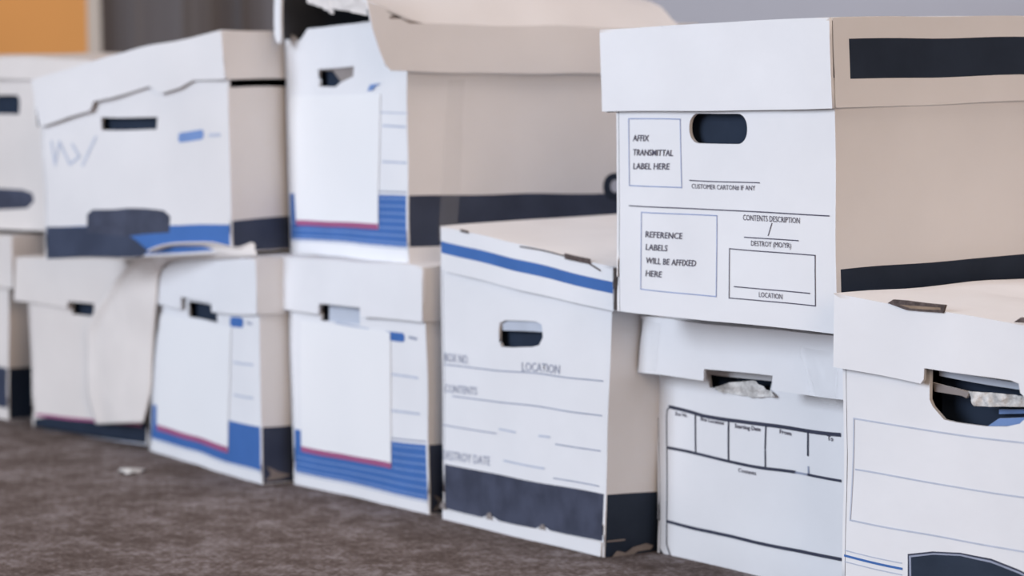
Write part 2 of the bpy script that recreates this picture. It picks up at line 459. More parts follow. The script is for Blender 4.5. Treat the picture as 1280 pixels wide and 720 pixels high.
# ================================================================== order_box (top right, printed form)
t = new_box('A', 'file_box', 'white lidded file box printed AFFIX TRANSMITTAL LABEL HERE, on top at the right')
cg = Cage('A', 1, 0.0006)
bm = bmesh.new()
hx0, hy0 = (0.1106, 0.1783); hx1, hy1 = (0.1939, 0.1783)
_, hb = (0.1529, 0.1648); _, ht_ = (0.1533, 0.1926)
hole = rrect(hx0, hb, hx1, ht_, (ht_-hb)*0.46)
sb0 = (0.0045, 0.0561); sb1 = (0.2327, 0.0567)
k = (sb1[1]-sb0[1])/(sb1[0]-sb0[0])
yb = lambda a: sb0[1]+k*(a-sb0[0])
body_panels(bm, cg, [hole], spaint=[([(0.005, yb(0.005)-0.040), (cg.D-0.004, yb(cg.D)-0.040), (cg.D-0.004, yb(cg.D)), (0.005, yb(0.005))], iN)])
LW = 0.0010
strip(bm, cg, 'f', [(0.0190, 0.1876), (0.0977, 0.1869), (0.0986, 0.1231), (0.0193, 0.1237)], LW, iBI, closed=True)
strip(bm, cg, 'f', [(0.1105, 0.1301), (0.2110, 0.1297)], LW, iI)
strip(bm, cg, 'f', [(0.0191, 0.1040), (0.3038, 0.1034)], LW*1.1, iI)
strip(bm, cg, 'f', [(0.0376, 0.0983), (0.1497, 0.0983), (0.1486, 0.0231), (0.0360, 0.0241)], LW, iBI, closed=True)
strip(bm, cg, 'f', [(0.2281, 0.0939), (0.2230, 0.0829)], LW, iI)
strip(bm, cg, 'f', [(0.1892, 0.0800), (0.2640, 0.0799)], LW, iI)
strip(bm, cg, 'f', [(0.1676, 0.0684), (0.2860, 0.0677), (0.2847, 0.0227), (0.1669, 0.0227)], LW, iI, closed=True)
strip(bm, cg, 'f', [(0.1742, 0.0336), (0.2777, 0.0333)], LW, iI)
TX = 0.0058
text(bm, cg, 'f', 'AFFIX', (0.0256, 0.1663), (0.0503, 0.1661), TX, iI, 0.012, shear=0.15)
text(bm, cg, 'f', 'TRANSMITTAL', (0.0254, 0.1528), (0.0864, 0.1523), TX, iI, 0.012, shear=0.15)
text(bm, cg, 'f', 'LABEL HERE', (0.0258, 0.1397), (0.0809, 0.1397), TX, iI, 0.012, shear=0.15)
text(bm, cg, 'f', 'CUSTOMER CARTON# IF ANY', (0.1134, 0.1228), (0.2053, 0.1227), 0.0044, iI)
text(bm, cg, 'f', 'REFERENCE', (0.0435, 0.0746), (0.0985, 0.0749), TX, iI, 0.012, shear=0.15)
text(bm, cg, 'f', 'LABELS', (0.0439, 0.0623), (0.0762, 0.0626), TX, iI, 0.012, shear=0.15)
text(bm, cg, 'f', 'WILL BE AFFIXED', (0.0437, 0.0496), (0.1188, 0.0498), TX, iI, 0.012, shear=0.15)
text(bm, cg, 'f', 'HERE', (0.0435, 0.0372), (0.0674, 0.0373), TX, iI, 0.012, shear=0.15)
text(bm, cg, 'f', 'CONTENTS DESCRIPTION', (0.1877, 0.0954), (0.2658, 0.0954), 0.0052, iI)
text(bm, cg, 'f', 'DESTROY (MO/YR)', (0.1987, 0.0727), (0.2544, 0.0727), 0.0048, iI)
text(bm, cg, 'f', 'LOCATION', (0.2091, 0.0260), (0.2413, 0.0257), 0.0048, iI)
link_mesh('box_body', bm, MATS, t)
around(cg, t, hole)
cg = Cage('Al', 2, 0.0006)
bm = bmesh.new()
W, D, H = cg.W, cg.D, cg.H
lid_panels(bm, cg, front=[(0, 0.001), (W*0.5, 0), (W, 0.0005), (W, H), (W*0.8, H-0.0005), (W*0.66, H+0.0006), (W*0.45, H-0.001), (W*0.3, H+0.0004), (0.04, H-0.0012), (0, H)],
    dome=0.003, side0=0.004, side=[(0.004, 0.001), (D, 0.004), (D, H), (0.004, H)],
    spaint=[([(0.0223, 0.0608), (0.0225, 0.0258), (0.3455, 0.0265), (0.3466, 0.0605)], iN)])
link_mesh('lid', bm, MATS, t)

# ================================================================== taped_box (under it)
t = new_box('T', 'file_box', 'squashed white file box with black ruled table, beneath the one printed AFFIX TRANSMITTAL LABEL')
cg = Cage('T', 3, 0.0010)
W, D, H = cg.W, cg.D, cg.H
bm = bmesh.new()
h0 = (0.0925, 0.1928); h1 = (0.1940, 0.1933); h2 = (0.1886, 0.1805); h3 = (0.0948, 0.1802)
bulge = lambda a, b: 0.004*math.exp(-b/0.018)*math.sin(min(1, max(0, a/W))*math.pi)
body_panels(bm, cg, [[h3, h2, h1, h0]], front=[(0.004, 0.004), (0.010, 0.0), (0.05, 0.0), (W, 0), (W, H), (0, H), (0.0, 0.012)], bulge=bulge)
BW = 0.0032
strip(bm, cg, 'f', [(0.0245, 0.1539), (0.0830, 0.1511), (0.1877, 0.1516), (0.2976, 0.1541)], 0.0036, iD)
strip(bm, cg, 'f', [(0.0202, 0.1113), (0.0681, 0.1105), (0.1840, 0.1100), (0.2290, 0.1110)], 0.0030, iD)
strip(bm, cg, 'f', [(0.2486, 0.1111), (0.2965, 0.1119)], 0.0026, iD)
strip(bm, cg, 'f', [(0.2303, 0.1108), (0.2474, 0.1111)], 0.0022, iG)
strip(bm, cg, 'f', [(0.0162, 0.0356), (0.1062, 0.0347), (0.2096, 0.0365), (0.2947, 0.0390)], 0.0032, iD)
strip(bm, cg, 'f', [(0.0252, 0.1540), (0.0202, 0.1508), (0.0187, 0.1440), (0.0147, 0.0445), (0.0146, 0.0114), (0.0206, 0.0015)], 0.0014, iD)
for a, b, c_, d_ in (((0.0695, 0.1518), (0.0674, 0.1112), 0, 0), ((0.1251, 0.1517), (0.1232, 0.1112), 0, 0), ((0.1846, 0.1517), (0.1833, 0.1292), 0, 0), ((0.1832, 0.1261), (0.1828, 0.1106), 0, 0), ((0.2516, 0.1531), (0.2497, 0.1304), 0, 0)):
    strip(bm, cg, 'f', [a, b], 0.0024, iD)
strip(bm, cg, 'f', [(0.2494, 0.1183), (0.2493, 0.1123)], 0.0022, iG)
text(bm, cg, 'f', 'Box No.', (0.0348, 0.1460), (0.0556, 0.1460), 0.0042, iI, 0.01)
text(bm, cg, 'f', 'Box Location', (0.0788, 0.1459), (0.1177, 0.1458), 0.0038, iI, 0.015)
text(bm, cg, 'f', 'Starting Date', (0.1348, 0.1447), (0.1761, 0.1447), 0.0040, iI, 0.02)
text(bm, cg, 'f', 'From', (0.2077, 0.1456), (0.2263, 0.1456), 0.0040, iI, 0.02)
text(bm, cg, 'f', 'To', (0.2797, 0.1477), (0.2880, 0.1475), 0.0044, iI, 0.02)
text(bm, cg, 'f', 'Contents', (0.1387, 0.1019), (0.1672, 0.1022), 0.0040, iI, 0.01)
link_mesh('box_body', bm, MATS, t)
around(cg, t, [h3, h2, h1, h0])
cl = Cage('Tl', 4, 0.0012)
W, D, H = cl.W, cl.D, cl.H
bm = bmesh.new()
n0 = (0.1136, 0.0005); n1 = (0.1135, 0.0128); n2 = (0.2249, 0.0128); n3 = (0.2250, -0.0007)
lid_panels(bm, cl, front=[(0, 0), (n0[0], n0[1]), n1, n2, (n3[0], n3[1]), (W, 0), (W-0.002, H), (0.006, H), (0.002, H*0.6)], dome=0.012)
link_mesh('lid', bm, MATS, t)
# crumpled tape in the hand hole and over the lid corner
def crumple(bm, pts, cgx, side, seed, depth=0.006, n=14, mi=0, off=0.002):
    """loft between two polylines (top, bottom) with crumpled relief"""
    top, bot = pts
    rows = []
    for i in range(n+1):
        s = i/n*(len(top)-1); k = min(int(s), len(top)-2); fr = s-k
        a = Vector(top[k])*(1-fr)+Vector(top[k+1])*fr
        s = i/n*(len(bot)-1); k = min(int(s), len(bot)-2); fr = s-k
        b = Vector(bot[k])*(1-fr)+Vector(bot[k+1])*fr
        r = []
        for j in range(9):
            q = a*(1-j/8)+b*(j/8)
            z = noise.noise(Vector((q.x*120, q.y*120, seed)))
            z2 = noise.noise(Vector((q.x*260, q.y*260, seed+5)))
            r.append(bm.verts.new(place(cgx, side, q.x, q.y, -off-depth*max(0, z+0.35)-depth*0.3*z2)))
        rows.append(r)
    for i in range(n):
        for j in range(8):
            bm.faces.new([rows[i][j], rows[i][j+1], rows[i+1][j+1], rows[i+1][j]]).material_index = mi
TORN = mat('crumpled_torn_paper', (0.62, 0.60, 0.58), 0.35, 0.25, 90, 0.6)
bm = bmesh.new()
crumple(bm, ([(0.1069, 0.1813), (0.1309, 0.1880), (0.1699, 0.1928), (0.2037, 0.1818)], [(0.1081, 0.1790), (0.1305, 0.1770), (0.1694, 0.1765), (0.2062, 0.1798)]), cg, 'f', 1, 0.005, 26)
link_mesh('torn_handle_edge', bm, [TORN], t)
bm = bmesh.new()
crumple(bm, ([(0.2648, 0.0449), (0.2876, 0.0435), (0.3193, 0.0427)], [(0.2871, 0.0024), (0.3039, -0.0041), (0.3225, -0.0061)]), cl, 'f', 2, 0.004, 20, off=0.001)
link_mesh('packing_tape', bm, [TAPE], t)
bm = bmesh.new()
crumple(bm, ([(0.0045, 0.0535), (0.0371, 0.0522)], [(0.0055, 0.0021), (0.0351, 0.0029)]), cl, 'f', 3, 0.002, 12, off=0.0008)
link_mesh('packing_tape', bm, [TAPE], t)

# ================================================================== striped_box (blue stripe lid, charcoal band)
t = new_box('B', 'file_box', 'white file box with blue striped lid and wide charcoal band, on the floor')
cg = Cage('B', 5, 0.0008)
W, D, H = cg.W, cg.D, cg.H
bm = bmesh.new()
hole = [(0.1188, 0.2000), (0.1370, 0.2013), (0.1743, 0.2061), (0.1874, 0.2100), (0.1938, 0.2195), (0.1913, 0.2327), (0.1810, 0.2342), (0.1246, 0.2284), (0.1148, 0.2245), (0.1133, 0.2167), (0.1141, 0.2049)]
bt0 = (-0.0058, 0.0593); bt1 = (0.3170, 0.0683); bb0 = (0.0019, 0.0126); bb1 = (0.3084, 0.0169)
base_top = [(0, bb0[1]), (0.0589, 0.0130), (0.0802, 0.0131), (0.0932, 0.0173), (0.1013, 0.0166), (0.1141, 0.0135), (0.1552, 0.0132), (0.1846, 0.0136), (0.1982, 0.0188), (0.2134, 0.0149), (0.2462, 0.0150), (W, bb1[1])]
s0 = (0.0046, 0.0677); s1 = (0.0636, 0.0653)
ks = (s1[1]-s0[1])/(s1[0]-s0[0]); ks = max(-0.05, min(0.05, ks))
body_panels(bm, cg, [hole], fpaint=[([(0, bt0[1]), (W, bt1[1])] + base_top[::-1], iS)],
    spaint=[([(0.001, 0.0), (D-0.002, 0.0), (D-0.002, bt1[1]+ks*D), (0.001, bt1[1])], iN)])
for a, b in (((0.0044, 0.1661), (0.3015, 0.1880)), ((0.0204, 0.1351), (0.3018, 0.1513)), ((-0.0000, 0.1012), (0.1071, 0.1054)), ((0.2202, 0.1100), (0.3008, 0.1137)), ((0.2176, 0.0732), (0.2999, 0.0755))):
    strip(bm, cg, 'f', [a, b], 0.0013, iG)
for a, b in (((0.1133, 0.1113), (0.1443, 0.1120)), ((0.1897, 0.1144), (0.2090, 0.1158)), ((0.1222, 0.0787), (0.1995, 0.0814))):
    strip(bm, cg, 'f', [a, b], 0.0020, iF)
text(bm, cg, 'f', 'BOX NO.', (0.0044, 0.1694), (0.0531, 0.1727), 0.0092, iG, 0.0)
text(bm, cg, 'f', 'LOCATION', (0.1577, 0.1786), (0.2258, 0.1853), 0.0095, iG, 0.0)
text(bm, cg, 'f', 'CONTENTS', (0.0039, 0.1372), (0.0706, 0.1427), 0.0085, iG, 0.0)
text(bm, cg, 'f', 'DESTROY DATE', (-0.0006, 0.0646), (0.0946, 0.0696), 0.0095, iG, 0.0)
# ragged torn base edge
for q in (((0.0965, 0.0164)), ((0.1997, 0.0165)), ((0.0003, 0.0154))):
    patch(bm, cg, 'f', [(q[0]-0.008, q[1]-0.003), (q[0]+0.007, q[1]-0.004), (q[0]+0.002, q[1]+0.004), (q[0]-0.004, q[1]+0.003)], iBF, 0.0012)
for poly in ([(0.0081, -0.0009), (0.0149, 0.0062), (0.0262, 0.0032), (0.0351, 0.0083), (0.0514, 0.0109), (0.0608, 0.0073), (0.0578, 0.0032), (0.0414, 0.0032), (0.0294, -0.0033), (0.0152, -0.0035)], [(0.0014, 0.0181), (0.0246, 0.0182), (0.0246, 0.0165), (0.0014, 0.0164)]):
    patch(bm, cg, 'r', poly, iBF, 0.002)
link_mesh('box_body', bm, MATS, t)
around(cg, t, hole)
# bottom tray strip standing a little proud of the band
bm = bmesh.new()
def tray(a): return -0.003
panel(bm, cg, 'f', [(0.002, 0.0006), (W-0.002, 0.0006), (W-0.002, bb1[1]-0.001), (0.002, bb0[1]-0.001)], (), (), 0.002, t0=-0.003)
link_mesh('folded_base_edge', bm, MATS, t)
# hand hole flap pushed inwards
bm = bmesh.new()
fl_ = [(0.1163, 0.2167), (0.1922, 0.2243), (0.1898, 0.2325), (0.1796, 0.2336), (0.1246, 0.2275), (0.1155, 0.2237)]
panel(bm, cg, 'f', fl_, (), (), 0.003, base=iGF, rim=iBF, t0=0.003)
link_mesh('handle_flap', bm, MATS, t)
cl = Cage('Bl', 6, 0.0010)
W, D, H = cl.W, cl.D, cl.H
bm = bmesh.new()
st = [(-0.0008, 0.0312), (0.3296, 0.0308), (0.3288, 0.0182), (-0.0015, 0.0188)]
crack = [(0.2459, 0.0472), (0.2607, 0.0496), (0.2925, 0.0489), (0.2894, 0.0451), (0.3091, 0.0412), (0.3047, 0.0389), (0.2807, 0.0448), (0.2546, 0.0455)]
lid_panels(bm, cl, fpaint=[(st, iB)], dome=0.006, side0=0.001, spaint=[([(0.001, 0.001), (0.012, 0.001), (0.012, H-0.001), (0.001, H-0.001)], iBF)],  # brown strip paints in the shade on the lid's right side
    topfn=lambda a, b: 0.006*math.sin(a*16+b*7)*math.sin(math.pi*min(1, max(0, b/D)))*math.sin(math.pi*min(1, max(0, a/W)))-0.004*math.sin(math.pi*min(1, max(0, b/D))))
strip(bm, cl, 'f', [(0.1644, 0.0450), (0.2459, 0.0468)], 0.0016, iRP, 0.001)
strip(bm, cl, 'f', [(0.2488, 0.0468), (0.2895, 0.0477)], 0.0060, iRP, 0.001)
strip(bm, cl, 'f', [(0.2880, 0.0458), (0.3076, 0.0406)], 0.0020, iRP, 0.001)
strip(bm, cl, 'f', [(0.0445, 0.0475), (0.0593, 0.0471)], 0.0030, iRP, 0.001)
link_mesh('lid', bm, MATS, t)

# ================================================================== blue banded boxes: same maker, each built at its own size
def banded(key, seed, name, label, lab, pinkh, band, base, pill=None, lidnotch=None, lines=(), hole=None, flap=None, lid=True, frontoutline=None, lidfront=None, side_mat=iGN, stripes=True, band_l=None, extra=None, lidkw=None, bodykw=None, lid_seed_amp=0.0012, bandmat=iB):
    """lab: label rectangle corners BL BR TR TL on the front; band: (left h, right h) of the band top; base: (left h, right h) of its bottom"""
    t = new_box(key, name, label)
    cg = Cage(key, seed, 0.0010)
    mats = AGEDMATS if key == 'F' else MATS
    W, D, H = cg.W, cg.D, cg.H
    bm = bmesh.new()
    fp = [([(0, base[0]), (W, base[1]), (W, band[1]), (0, band[0])], bandmat)]
    lo = base[1] if key == 'D' else 0.001  # below the band, side paint puts the shadow at the floor into colour
    sp = [([(0.001, lo), (D-0.002, lo), (D-0.002, band[1]), (0.001, band[1])], side_mat)]  # side band gets a different, mostly darker colour than the front band
    body_panels(bm, cg, [hole] if hole else [], front=frontoutline, fpaint=fp, spaint=sp, **(bodykw or {}))
    if stripes:
        n = 7
        for k in range(n+2):
            s = (k+0.5)/n
            a0 = base[0]+(band[0]-base[0])*s; a1 = base[1]+(band[1]-base[1])*s
            if k >= n: a0 = band[0]+0.0035; a1 = band[1]+0.0035
            if k > n: continue
            x0 = (lab[1][0]+0.002) if s > 0.42 else 0.004
            f0 = x0/W
            strip(bm, cg, 'f', [(x0, a0+(a1-a0)*f0), (W-0.001, a1)], 0.0016, iPB if k < n else iG, 0.0004)
            if k >= n:
                strip(bm, cg, 'r', [(0.002, a1), (D-0.004, a1)], 0.004, iBF, 0.0004)
            elif s > 0.42:
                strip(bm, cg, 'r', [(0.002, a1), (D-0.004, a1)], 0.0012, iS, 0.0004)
    else:
        pass
    strip(bm, cg, 'f', [(0.003, base[0]-0.0018), (W-0.002, base[1]-0.0018)], 0.0022, iF, 0.0004)
    if pill:
        p, w, h = pill
        patch(bm, cg, 'f', rrect(p[0]-w/2, p[1]-h/2, p[0]+w/2, p[1]+h/2, h*0.45), iB, 0.0004)
        strip(bm, cg, 'f', [(p[0]+w*0.75, p[1]+0.001), (p[0]+w*1.1, p[1])], 0.003, iG, 0.0004)
    for a, b in lines: strip(bm, cg, 'f', [a, b], 0.0026, iF, 0.0004)
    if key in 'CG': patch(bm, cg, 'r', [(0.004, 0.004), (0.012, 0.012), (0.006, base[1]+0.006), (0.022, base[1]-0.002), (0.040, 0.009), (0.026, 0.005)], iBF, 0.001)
    if extra: extra(bm, cg)
    link_mesh('box_body', bm, mats, t)
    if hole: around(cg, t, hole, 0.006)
    if lab:
        bm = bmesh.new()
        BL, BR, TR, TL = [Vector(q) for q in lab]
        up = Vector((0, pinkh))
        panel(bm, cg, 'f', [tuple(BL), tuple(BR), tuple(TR), tuple(TL)], (), [([tuple(BL), tuple(BR), tuple(BR+up), tuple(BL+up)], 1)], 0.0004, rim=0, inner=0, t0=-0.0012)
        link_mesh('paper_label', bm, [AGED if key == 'F' else PAPER, PINK], t)
    if flap:
        bm = bmesh.new()
        panel(bm, cg, 'f', flap[0], (), (), 0.002, base=flap[1], rim=iBF, t0=0.0035)
        link_mesh('handle_flap', bm, MATS, t)
    if lid:
        cl = Cage(key+'l', seed+20, lid_seed_amp)
        bm = bmesh.new()
        lid_panels(bm, cl, front=lidfront(cl) if lidfront else None, **(lidkw or {}))
        link_mesh('lid', bm, mats, t)
    return t

def notch(cl, a, b, c_, d_):
    W, H = cl.W, cl.H
    return [(0, 0), a, b, c_, d_, (W, 0), (W, H), (0, H)]

banded('C', 7, 'file_box', 'blue banded floor box with pink edged label, directly left of the blue striped lid',
    [(0.0203, 0.0426), (0.2224, 0.0438), (0.2243, 0.2006), (0.0269, 0.1991)], 0.0065,
    ((0.0014, 0.0674)[1], (0.3015, 0.0776)[1]), ((-0.0011, 0.0165)[1], (0.2993, 0.0156)[1]),
    pill=((0.2335, 0.1958), 0.043, 0.0105),
    lines=(((0.2258, 0.1508), (0.2795, 0.1513)), ((0.2250, 0.1092), (0.2830, 0.1109)), ((0.1066, 0.2023), (0.1777, 0.2003))),
    hole=[(0.0719, 0.2020), (0.1586, 0.2037), (0.1595, 0.2261), (0.0729, 0.2248)],
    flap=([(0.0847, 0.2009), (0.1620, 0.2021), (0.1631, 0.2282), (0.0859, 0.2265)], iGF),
    lidfront=lambda cl: notch(cl, (0.0890, -0.0014), (0.0881, 0.0110), (0.1821, 0.0108), (0.1827, -0.0004)))

def d_extra(bm, cg):
    # printed maker's oval on the side, above the band
    q = (0.2755, 0.0826)
    patch(bm, cg, 'r', rrect(q[0]-0.014, q[1]-0.016, q[0]+0.11, q[1]+0.016, 0.015), iN, 0.0006)
    patch(bm, cg, 'r', rrect(q[0]-0.004, q[1]-0.007, q[0]+0.10, q[1]+0.008, 0.007), iF, 0.0010)
    strip(bm, cg, 'f', [(0.2269, 0.1703), (0.3120, 0.1685)][0:2], 0.0016, iF, 0.0004)
    patch(bm, cg, 'f', [(0.2119, 0.1961), (0.2201, 0.2032), (0.2477, 0.2037), (0.2339, 0.2009), (0.2258, 0.1961)], iPB, 0.0014)
banded('D', 8, 'file_box', 'blue banded white file box with torn open lid, in the upper layer',
    [(0.0208, 0.0359), (0.2372, 0.0359), (0.2444, 0.1919), (0.0095, 0.1947)], 0.0065,
    ((0.0059, 0.0748)[1], (0.3095, 0.0750)[1]), ((0.0032, 0.0190)[1], (0.3079, 0.0182)[1]),
    lines=(((0.2501, 0.1547), (0.3059, 0.1533)), ((0.2487, 0.1125), (0.3048, 0.1119))),
    hole=[(0.0884, 0.2046), (0.1326, 0.2032), (0.1453, 0.2080), (0.1763, 0.2140), (0.1787, 0.2261), (0.0860, 0.2249)],
    flap=([(0.1411, 0.2081), (0.1803, 0.2143), (0.1808, 0.2274), (0.0872, 0.2268), (0.0871, 0.2239), (0.1188, 0.2227)], iBF),
    frontoutline=[(0, 0), (CAGES['D'][0], 0), (0.3093, 0.2751), (0.2007, 0.2758), (0.1355, 0.2761), (0.0592, 0.2749), (0.0480, 0.2668), (0.0368, 0.2605), (0.0196, 0.2682), (0.0011, 0.2751)],
    lid=False, extra=d_extra)
t = [o for o in C.objects if o.get('label', '').startswith('blue banded white file box with torn open')][0]
cl = Cage('Dl', 28, 0.0016)
W, D, H = cl.W, cl.D, cl.H
bm = bmesh.new()
side = [(0.016, 0.0), (D, 0.0), (D, H*0.70), (0.07, H*0.70), (0.035, H*0.78), (0.012, H*0.95), (0.0, H), (0.001, H*0.6), (0.006, 0.018), (0.010, 0.006)]
tear = [(0.0259, 0.0562), (0.0433, 0.0565), (0.0536, 0.0527), (0.0866, 0.0525), (0.0858, 0.0493), (0.0506, 0.0487), (0.0394, 0.0533), (0.0251, 0.0530)]
def dome_d(a, b):
    s = max(0, math.sin(math.pi*min(1, max(0, (b+0.03)/(D+0.05)))))
    g = max(0, math.sin(math.pi*min(1, max(0, a/W))))**0.7
    e = max(0.0, (a-(W-0.055))/0.055); e = e*e*(3-2*e)
    drop = H*0.30*e*min(1, max(0, b-0.005)/0.06)
    return drop-(0.030*s*g) - 0.006*noise.noise(Vector((a*14, b*14, 3.3)))*g
lid_panels(bm, cl, do_front=False, back=[(0.003, 0), (W-0.003, 0), (W-0.003, H*0.69), (W-0.06, H*0.97), (0.003, H*0.97)], side=side, spaint=[(tear, iBF)], topfn=dome_d,
    top=[(0, 0.0), (0.02, 0.004), (0.05, 0.028), (0.09, 0.045), (0.12, 0.03), (0.15, 0.018), (0.17, 0.034), (0.21, 0.030), (0.25, 0.012), (0.28, 0.004), (W, 0.0), (W, D), (0, D)])
link_mesh('lid', bm, MATS, t)
# what is left of the lid's torn front: a strip at the far corner and a hanging scrap
bm = bmesh.new()
panel(bm, cl, 'f', [(0.0, 0.004), (0.004, -0.002), (0.016, -0.004), (0.022, 0.004), (0.024, H), (0, H)], (), (), 0.003)
link_mesh('torn_lid_corner', bm, MATS, t)
bm = bmesh.new()
crumple(bm, ([(0.1040, 0.0613), (0.1889, 0.0682), (0.3142, 0.0764)], [(0.1098, 0.0514), (0.1603, 0.0490), (0.1855, 0.0461), (0.1909, 0.0533), (0.2414, 0.0560), (0.2985, 0.0545)]), cl, 'f', 9, 0.004, 30, off=-0.004)
link_mesh('torn_lid_scrap', bm, [SHEET], t)
bm = bmesh.new()
cg = Cage('D', 8, 0.0010)
crumple(bm, ([(0.0529, 0.2058), (0.0739, 0.2059)], [(0.0378, 0.0245), (0.0630, 0.0240)]), cg, 'r', 12, 0.0012, 10, off=0.0008)
link_mesh('packing_tape', bm, [TAPE], t)

banded('G', 9, 'file_box', 'blue banded floor box with pink edged label, between draped sheet and another such box',
    [(0.0255, 0.0319), (0.2747, 0.0286), (0.2877, 0.1853), (0.0126, 0.1904)], 0.0075,
    ((-0.0033, 0.0646)[1], (0.3762, 0.0702)[1]), ((0.0003, 0.0191)[1], (0.3788, 0.0163)[1]),
    pill=((0.3047, 0.1925), 0.045, 0.012),
    lines=(((0.2960, 0.1441), (0.3584, 0.1443)), ((0.2958, 0.1033), (0.3570, 0.1043))),
    hole=[(0.1256, 0.1915), (0.2332, 0.1885), (0.2266, 0.2105), (0.1237, 0.2124)],
    lidfront=lambda cl: notch(cl, (0.0943, -0.0040), (0.0933, 0.0118), (0.1967, 0.0080), (0.1998, -0.0039)), stripes=False)

banded('F', 10, 'file_box', 'cream file box half hidden by a draped white sheet, on the floor at the left',
    [(0.0088, 0.0149), (0.2550, 0.0222), (0.2553, 0.1602), (0.0135, 0.1570)], 0.004,
    ((0.0046, 0.0098)[1], (0.2683, 0.0544)[1]), ((0.0037, -0.0043)[1], (0.2700, -0.0032)[1]+0.004),
    hole=[(0.0982, 0.1654), (0.1481, 0.1653), (0.1484, 0.1874), (0.0989, 0.1879)],
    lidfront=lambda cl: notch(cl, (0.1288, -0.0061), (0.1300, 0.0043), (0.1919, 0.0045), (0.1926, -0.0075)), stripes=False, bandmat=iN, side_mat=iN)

# ---- wide boxes with an oval emblem
def oval_box(key, seed, label, hole, oval, band, extra=None, lidfront=None, lidkw=None):
    t = new_box(key, 'file_box', label)
    cg = Cage(key, seed, 0.0012)
    W, D, H = cg.W, cg.D, cg.H
    bm = bmesh.new()
    if band:
        fp = [([(0, band[2]), (W, band[3]), (W, band[1]), (0, band[0])], iB), (oval, iS)]
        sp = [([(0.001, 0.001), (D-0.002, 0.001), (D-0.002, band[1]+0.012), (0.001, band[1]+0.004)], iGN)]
    else: fp = [(oval, iS)]; sp = []
    if extra: fp = fp[:1] + extra(cg) + fp[1:]
    body_panels(bm, cg, [hole], fpaint=fp, spaint=sp, stop=0.044 if key == 'E' else 0)
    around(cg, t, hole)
    return t, cg, bm
E0 = (0.0018, 0.0453)[1]; E1 = (0.3921, 0.0328)[1]
oval = [(0.0924, 0.0336), (0.1817, 0.0271), (0.2681, 0.0280), (0.2705, 0.0474), (0.2577, 0.0549), (0.1831, 0.0628), (0.1076, 0.0639), (0.0951, 0.0582)]
def e_extra(cg):
    return [([(0.0018, -0.0012), (0.2073, -0.0051), (0.2245, 0.0076), (0.2016, 0.0203), (0.1652, 0.0380), (0.0036, 0.0452)], iGN)]
t, cg, bm = oval_box('E', 11, 'wide white file box with slanting lid and dark emblem, left of torn lid box',
    [(0.1308, 0.1671), (0.2452, 0.1546), (0.2475, 0.1695), (0.1298, 0.1845)], oval, (E0, E1, 0.0, 0.004), e_extra)
p = (0.3161, 0.1401)
patch(bm, cg, 'f', rrect(p[0]-0.026, p[1]-0.006, p[0]+0.026, p[1]+0.006, 0.005), iPB, 0.0004)
strip(bm, cg, 'f', [(0.3541, 0.1374), (0.3729, 0.1357)], 0.004, iF)
for q in ([(0.0227, 0.1627), (0.0287, 0.1320), (0.0406, 0.1606), (0.0608, 0.1289)], [(0.0689, 0.1532), (0.0824, 0.1366), (0.0644, 0.1297)], [(0.1183, 0.1585), (0.0890, 0.1252)]):
    strip(bm, cg, 'f', q, 0.004, iF)
link_mesh('box_body', bm, [MID] + MATS[1:], t)
cl = Cage('El', 31, 0.0012)
W, D, H = cl.W, cl.D, cl.H
bm = bmesh.new()
lid_panels(bm, cl, front=[(0.0109, -0.0015), (0.0728, 0.0009), (0.1243, 0.0016), (0.1327, 0.0126), (0.1897, 0.0122), (0.2505, 0.0131), (0.2721, 0.0007), (0.3115, 0.0016), (0.3380, 0.0074), (W, 0), (W, H), (0.1689, 0.0651), (0.0, H*1.0)], dome=0.006)
link_mesh('lid', bm, [MID] + MATS[1:], t)

oval = [(0.0765, 0.0278), (0.1824, 0.0277), (0.2723, 0.0332), (0.2881, 0.0442), (0.2838, 0.0559), (0.2596, 0.0613), (0.1819, 0.0620), (0.0763, 0.0562)]
t, cg, bm = oval_box('H', 12, 'white file box with dark emblem, cut off by left edge, upper of two',
    [(0.0969, 0.1700), (0.2494, 0.1716), (0.2510, 0.1928), (0.2449, 0.1997), (0.0967, 0.1994)], oval, None)
link_mesh('box_body', bm, AGEDMATS, t)
cl = Cage('Hl', 32, 0.0015)
bm = bmesh.new()
lid_panels(bm, cl, front=[(0, 0.06), (cl.W, 0.06), (cl.W, cl.H), (0, cl.H)], side=[(0.002, 0.05), (cl.D, 0.03), (cl.D, cl.H), (0.002, cl.H)], dome=0.006)
link_mesh('lid', bm, AGEDMATS, t)

t = new_box('I', 'file_box', 'cream file box with dark base, cut off by left edge, lower of two')
cg = Cage('I', 13, 0.0012)
bm = bmesh.new()
a0 = (0.3372, 0.0766)[1]; a1 = (0.3367, 0.0172)[1]
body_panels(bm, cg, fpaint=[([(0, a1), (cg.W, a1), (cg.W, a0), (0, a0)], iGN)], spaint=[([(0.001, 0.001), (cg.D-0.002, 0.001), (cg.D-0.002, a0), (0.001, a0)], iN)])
link_mesh('box_body', bm, AGEDMATS, t)
cl = Cage('Il', 33, 0.0015)
bm = bmesh.new()
lid_panels(bm, cl)
link_mesh('lid', bm, AGEDMATS, t)

